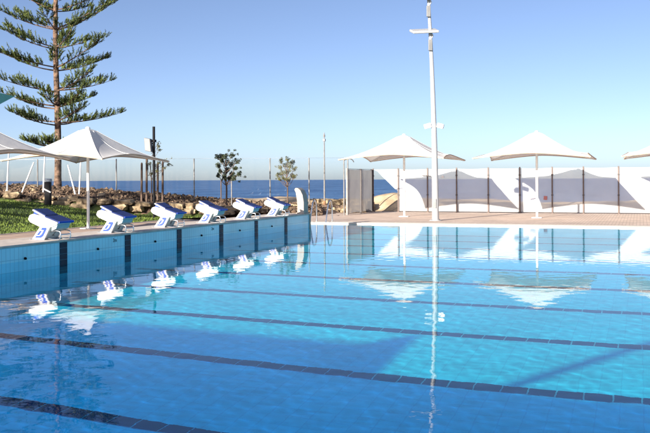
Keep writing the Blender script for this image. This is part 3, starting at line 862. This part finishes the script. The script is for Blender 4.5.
# ------------------------------------------------------------------ glass fence along the bank
gf = thing('glass_fence', 'tall clear glass fence with slim pale posts on top of the bank', 'fence', (0, 0, 0))
gp = []
for (px_u, zz) in ((-20.1, 46), (-15.7, 46), (-11.4, 46), (-7.15, 46), (-3.0, 46), (-0.87, 46), (1.25, 46.2)):
    gp.append((px_u, zz))
for i, (u, z) in enumerate(gp):
    x, y = xy(u, z); h = ground_h(x, y)
    MB().tube([(x, y, h-0.3), (x, y, 3.05)], 0.035, 8).build('post', M['pale_post'], gf)
    if i < len(gp)-1:
        x1, y1 = xy(*gp[i+1])
        d = Vector((x1-x, y1-y, 0)); n = Vector((-d.y, d.x, 0)).normalized()
        c = Vector(((x+x1)/2, (y+y1)/2, (3.04+0.7)/2))
        MB().obox(c, d*0.49, n*0.005, Vector((0, 0, (3.04-0.7)/2))).build('pane', M['glass'], gf)
        MB().obox(Vector((c.x, c.y, 3.047)), d*0.49, n*0.012, Vector((0, 0, 0.006))).build('top_rail', M['steel'], gf)

# ------------------------------------------------------------------ leaning and upright props on the left bank
def prop(label, u0, u1, z, b, top, r, m, cat='pole', name='prop_pole'):
    x0, y0 = xy(u0, z); x1, y1 = xy(u1, z)
    o = MB().tube([(0,0,0), (x1-x0, y1-y0, top-b)], [r, r*0.85], 10)
    o.tube([(0,0,0), (0,0,0.05)], r*1.8, 10)
    t = o.build(name, m, None, loc=(x0, y0, b))
    tag(t, label, cat, 'white poles on the left bank')
def upx(px, z): return (px - 325)/841.86*z
Zp = 44
def hy(py, z): return CAMH + (181 - py)/841.86*z
for lab, xb, yb, xt, yt in (('upright white pole at the far left below the umbrella edge', 7, 188, 9, 150),
                            ('white pole leaning right, at the left end of the bank', 20.5, 193, 34, 162),
                            ('white upright pole just left of the black cabinet', 43, 192, 45, 155),
                            ('white pole leaning left, right of the pine trunk', 77, 199, 68, 165),
                            ('white upright pole between the pine trunk and umbrella post', 79, 193, 81, 160)):
    prop(lab, upx(xb, Zp), upx(xt, Zp), Zp, hy(yb, Zp)-0.15, hy(yt, Zp), 0.042, M['white_paint'])

bc = thing('bin_cabinet', 'narrow black cabinet with pale top and strap beside the pine trunk', 'cabinet', (*xy((48-325)/841.86*41.2, 41.2), 0.0))
g = ground_h(bc.location.x, bc.location.y)
bc.location.z = g; bc.rotation_euler.z = PSI
MB().box(-0.14, 0.14, -0.14, 0.14, 0.0, 1.14).build('case', M['black'], bc, 0.03)
MB().box(-0.16, 0.16, -0.16, 0.16, 1.142, 1.30).build('lid', mat('pale_lid', (0.55, 0.60, 0.62), 0.5, var=0.3, scale=12), bc, 0.04)
MB().obox((0, -0.147, 0.72), (0.17, 0, -0.085), (0, 0.006, 0), (0.012, 0, 0.028)).build('strap', M['white_paint'], bc)

# ------------------------------------------------------------------ dark pole with loudspeaker box
X, Y = -9.65, 34.6
g = ground_h(X, Y)
dp = thing('speaker_pole', 'tall black pole carrying a grey box above the umbrella tip', 'pole', (X, Y, g))
MB().tube([(0,0,-0.2), (0,0,4.42-g)], 0.065, 12).build('shaft', M['black'], dp)
rot = Matrix.Rotation(PSI, 3, 'Z')
b_ = MB().obox(rot @ Vector((-0.24, -0.08, 3.55-g)) , rot @ Vector((0.15, -0.04, -0.03)), rot @ Vector((0.03, 0.12, 0)), Vector((-0.03, 0, 0.31))).build('speaker_box', M['box_grey'], dp, 0.02)
MB().tube([rot @ Vector((-0.15, 0, 3.62-g)), (0,0,3.62-g)], 0.03, 8).build('bracket', M['black'], b_)
MB().box(-0.09, 0.09, -0.09, 0.09, 3.68-g, 3.80-g).build('clamp', M['black'], dp, 0.01)
slabs = ['leftmost dark timber stake of the sapling', 'dark timber stake second from the left beside the sapling', 'dark timber stake directly right of the black speaker pole', 'rightmost dark timber stake of the sapling']
for i, (px, yb, yt) in enumerate(((141.5, 198, 163), (146.5, 198, 158), (157.5, 199, 163), (162.5, 199, 162))):
    z = 43.5; x, y = xy(upx(px, z), z); b0 = ground_h(x, y) - 0.1
    o = MB().tube([(0,0,0), (0.02,0,hy(yt, z)-b0-0.06), (0.02,0,hy(yt, z)-b0)], [0.06, 0.055, 0.03], 8).build('tree_stake', M['timber'], None, loc=(x, y, b0))
    tag(o, slabs[i], 'stake', 'timber stakes around young trees')

# ------------------------------------------------------------------ trees
def leaf_cards(mbs, c, n, rad, size, rs, aspect=0.55, flat=1.0):
    for _ in range(n):
        d = Vector((rs.gauss(0,1), rs.gauss(0,1), rs.gauss(0,1)*flat))
        d = d.normalized()*rad*rs.random()**0.45
        p = c + d
        q = Quaternion((rs.gauss(0,1), rs.gauss(0,1), rs.gauss(0,1), rs.gauss(0,1))).normalized()
        L = size*rs.uniform(.7, 1.3); w = L*aspect
        a = q @ Vector((L,0,0)); b = q @ Vector((0,w,0)); cc = q @ Vector((0,0,L*0.15))
        mbs.add([p - a*0.5, p + b*0.5 + cc, p + a*0.5, p - b*0.5 + cc], [(0,1,2,3)])

def small_tree(label, px, zdist, ybase, clumps, leaf, size, nleaf, trunk_r, m, flat=1.0, group='young trees in front of the glass fence'):
    x, y = xy(upx(px, zdist), zdist); g = ground_h(x, y)
    t = thing('young_tree', label, 'tree', (x, y, g), 0, group)
    rs = random.Random(int(px))
    s = zdist/841.86
    def P(cx, cy, dd=0.0):   # offsets in the tree's own frame
        u = (cx - px)*s
        return Vector((u*cs - dd*sn, u*sn + dd*cs, hy(cy, zdist) - g))
    trunk = [Vector((0,0,-0.15)), P(px+0.6, ybase-15), P(px-0.3, ybase-28), P(px, ybase-36)]
    MB().tube(smooth_path(trunk, 4), [trunk_r*(1-0.5*i/12) for i in range(13)], 8).build('trunk', M['timber'], t)
    cr = MB(); lb = MB()
    for (cx, cy, r) in clumps:
        c = P(cx, cy, rs.uniform(-.45, .45))
        st = P(px + (cx-px)*0.1, min(ybase-18, cy + 10))
        st.x *= .4; st.y *= .4
        lb.tube(smooth_path([st, st.lerp(c, .5) + Vector((0,0,-0.06)), c], 3), [trunk_r*.45 - trunk_r*.05*i for i in range(7)], 5)
        leaf_cards(cr, c, nleaf, r*s*1.12, size, rs, 0.45, flat)
        for q in range(3):
            c2 = c + Vector((rs.gauss(0,1), rs.gauss(0,1), rs.gauss(0,.8)))*r*s*1.1
            lb.tube([st.lerp(c, .7), c2], [trunk_r*.16, trunk_r*.08], 4); leaf_cards(cr, c2, nleaf//5, r*s*0.6, size*.9, rs, 0.45, flat)
    lb.build('limbs', M['timber'], t)
    cr.build('crown', m, t)
small_tree('young tree with dark leaf clumps above the fifth starting block', 226, 44, 204,
           [(217.5,157.5,2.6),(222,157,2.2),(226,157.5,3.0),(232.5,156.5,2.6),(219,166,2.8),(226.5,163.5,3.2),(231,165,2.6),(237,162.5,2.8),(219.5,172,2.2),(226,171,2.8),
            (231.5,174.5,2.6),(238.5,174,2.6),(219.5,176.5,1.8),(234,179.5,2.4),(229.5,179,2.4),(224.5,178,2.2),(236,169,1.8),(222,161,2)],
           'leaf_dark', 0.08, 140, 0.055, M['leaf_dark'])
small_tree('sparser olive young tree between the last starting block and the pylon', 287, 44, 206,
           [(281,162,2.4),(288,160.5,2.4),(292.5,163,2.2),(279.5,168,2.4),(285,166,2.4),(290,168,2.4),(294.5,170,2.2),(277.5,176,2.2),(282,174,2.4),(287,173,2.6),(292,176.5,2.2),
            (294.5,178,1.8),(279,180,1.6),(284,179.5,2.2),(289,180.5,2.0)],
           'leaf_olive', 0.065, 100, 0.045, M['leaf_olive'])
small_tree('leafy sapling tied among dark stakes behind the third starting block', 151, 43.5, 199,
           [(157,144,1.6),(160,147,1.6),(161,150.5,1.6),(150,164,2.2),(147,167,1.8),(155,166,2.2),(161,163,1.8),(166.5,161,2.0),(169,165,1.6),(164.5,169,1.6),(158,172,1.8),(152,174,1.6)],
           'leaf_olive', 0.08, 34, 0.035, M['leaf_olive'])
for lab, px in (('thin pale stake left of the dark leafy young tree', 221), ('thin pale stake right of the dark leafy young tree', 231.5)):
    z = 43.6; x, y = xy(upx(px, z), z); b0 = ground_h(x, y)
    o = MB().tube([(0,0,-0.1), (0,0,1.35), (0,0,1.4)], [0.032, 0.03, 0.018], 8).build('tree_stake', M['timber'] if px < 225 else M['pale_post'], None, loc=(x, y, b0))
    tag(o, lab, 'stake', 'timber stakes around young trees')

def norfolk():
    X, Y = -21.75, 42.9
    g = ground_h(X, Y)
    t = thing('norfolk_pine', 'very tall tiered pine behind the left umbrellas, cut off by the top edge', 'tree', (X, Y, g))
    rs = random.Random(21)
    H = 21.5
    zs = [-0.3 + (H+0.3)*i/39 for i in range(40)]
    MB().tube([(0.05*math.sin(z*0.5), 0.04*math.sin(z*0.37+1), z) for z in zs], [0.19*(1 - z/H)**0.75 + 0.025 + (0.12*max(0, 0.6-z)) for z in zs], 12).build('trunk', M['bark'], t)
    limbs = MB(); need = MB()
    def sprig(p, d, L):          # rope-like shoot clad in short needles
        d = d.normalized(); side = d.orthogonal().normalized(); oth = d.cross(side)
        n = int(17*L/0.4) + 6
        for i in range(n):
            f = (i+rs.random())/n
            a = rs.uniform(0, 2*math.pi)
            c = p + d*(L*f) + Vector((0,0,0.18*f*f*L))
            rad = (math.cos(a)*side + math.sin(a)*oth)
            tip = c + rad*0.085*(1-0.3*f) + d*0.08 + Vector((0,0,0.02))
            w = d.cross(rad)*0.018
            need.add([c - w, c + w, tip + w*0.5, tip - w*0.5], [(0,1,2,3)])
    z = 2.75
    w = 0
    while z < H-0.6:
        nb = 5 if w % 2 else 6
        a0 = rs.uniform(0, 6.28)
        k = (z - 2.7)/(H-2.7)
        L0 = (3.7 - 0.25*abs(k-0.2)/0.2 if k < 0.2 else 3.8*(1-(k-0.2)/0.8)**0.8 + 0.25)
        if w == 0: L0 = 2.6
        for b in range(nb):
            a = a0 + b*2*math.pi/nb + rs.uniform(-.3, .3)
            L = L0*rs.uniform(.55, 1.12)
            rise = (0.14 + 0.46*min(1, k*1.7))*L*rs.uniform(.6, 1.25)
            d = Vector((math.cos(a), math.sin(a), 0)); sd = Vector((-d.y, d.x, 0))
            zb = z + rs.uniform(-.16, .16)
            base = Vector((0.05*math.sin(z*0.5), 0.04*math.sin(z*0.37+1), zb))
            bend = rs.uniform(-.16, .16)
            def bp(f): return base + d*(L*f) + sd*(bend*L*f*f) + Vector((0,0, rise*(0.68*f + 0.32*f*f) - 0.10*math.sin(math.pi*f)*(1-k)))
            path = [bp(i/8) for i in range(9)]
            limbs.tube(path, [0.05*(1-0.85*i/8)*(1.1-0.5*k) for i in range(9)], 6)
            n = int(5.2*L) + 2      # knots along the branch, each a tuft of upright shoots
            for i in range(n):
                f = 0.16 + 0.84*(i+rs.random()*0.9)/n
                if rs.random() < 0.18 or (f < 0.34 and rs.random() < 0.55): continue
                p = bp(min(f, 1))
                tl = (0.40*(1-abs(f-0.6)/0.7)+0.20)*rs.uniform(.7, 1.15)
                off = rs.uniform(0.05, 0.42)*(1-0.6*f)
                for sg in (-1, 1):
                    if rs.random() < 0.12: continue
                    q = p + sd*sg*off + d*off*0.5 + Vector((0,0,0.25*off))
                    limbs.tube([p, q], [0.014, 0.010], 4)
                    for m_ in range(rs.choice((1, 2, 3, 3))):
                        sprig(q + Vector((rs.uniform(-.08,.08), rs.uniform(-.08,.08), 0)), d*rs.uniform(.1, .9) + sd*sg*rs.uniform(-.2, .9) + Vector((0,0,rs.uniform(.25, 1.1))), tl*rs.uniform(.7, 1.1))
            for m_ in range(3): sprig(bp(0.96), d + sd*rs.uniform(-.4,.4) + Vector((0,0,rs.uniform(.2,.7))), 0.40)
        z += rs.uniform(1.05, 1.4)*(1-0.3*k); w += 1
    limbs.build('limbs', M['bark'], t)
    need.build('crown', M['pine'], t)
    return t
pine = norfolk()
# a second pine of the same row stands just outside the frame; its shadow streaks the lawn
p2 = copy_tree(pine); p2.location = (-20.5, 9.0, 0.3); p2.rotation_euler.z = 2.0
p2['label'] = 'second tiered pine of the row, outside the frame, casting streaks on the lawn'
for q in (pine, p2): q['group'] = 'tiered pines beside the pool'

# ------------------------------------------------------------------ teal sail corner at the left edge
sl = thing('shade_sail', 'corner of a dark teal shade sail poking in at the left edge', 'shade sail', (-9.0, 24.2, DECK))
v = []; f = []
N = 12
A, B, C_ = Vector((0.12, 0.02, 4.83)), Vector((-3.2, -2.6, 5.9)), Vector((-3.0, -0.6, 3.2))
for i in range(N+1):
    for j in range(N+1-i):
        s_, t_ = i/N, j/N
        p = A*(1-s_-t_) + B*s_ + C_*t_
        p = p + Vector((0.3, -0.6, 0))*(s_*t_*1.3) + (Vector((-1.2,-.5,0)) * (s_*(1-s_-t_) + t_*(1-s_-t_))*0.25)
        v.append(p)
idx = {}; n = 0
for i in range(N+1):
    for j in range(N+1-i): idx[(i,j)] = n; n += 1
for i in range(N):
    for j in range(N-i):
        f.append((idx[(i,j)], idx[(i+1,j)], idx[(i,j+1)]))
        if j < N-i-1: f.append((idx[(i+1,j)], idx[(i+1,j+1)], idx[(i,j+1)]))
MB().add(v, f, True).build('cloth', M['teal_sail'], sl)
MB().tube([(-3.2, -2.6, 0), (-3.2, -2.6, 6.0)], 0.08, 12).build('mast', M['dark_metal'], sl)
MB().tube([(-3.0, -0.6, 0), (-3.0, -0.6, 3.4)], 0.08, 12).build('mast', M['dark_metal'], sl)

# ------------------------------------------------------------------ unseen pavilion behind the photographer: roof shaped and tinted to shade the near water
HR = 5.0
k = HR/math.tan(SUN_EL)
ox, oy = -k*math.sin(SUN_AZ), -k*math.cos(SUN_AZ)
pv = thing('pavilion', 'open pavilion roofed with blue shade cloth behind the photographer', 'pavilion', (ox, oy, 0))
roofp = [(-30, 9.1), (7.3, 9.25), (8.0, 10.15), (8.0, 7.75), (32, 7.3), (32, -14), (-30, -14)]
MB().add([(x_, y_, HR) for x_, y_ in roofp], [tuple(range(len(roofp)))]).build('roof_cloth', M['roof_cloth'], pv)
for x in range(-28, 32, 6):
    for yy in (-12.0, -4.0, 3.8):
        MB().box(x-0.15, x+0.15, yy, yy+0.3, 0, HR-0.062).build('column', M['wall_render'], pv)
d = Vector((1.72, 2.75, 0)).normalized(); n = Vector((-d.y, d.x, 0))
c0 = Vector((9.45, 7.65, HR - 0.12)) + d*0.55; c1 = c0 + d*6.0      # unseen blue strip, added to cast the diagonal shadow stripe in the pool
MB().add([c0 - n*0.11, c1 - n*0.11, c1 + n*0.11, c0 + n*0.11], [(0, 1, 2, 3)]).build('cloth_strip', M['roof_cloth_dense'], pv)
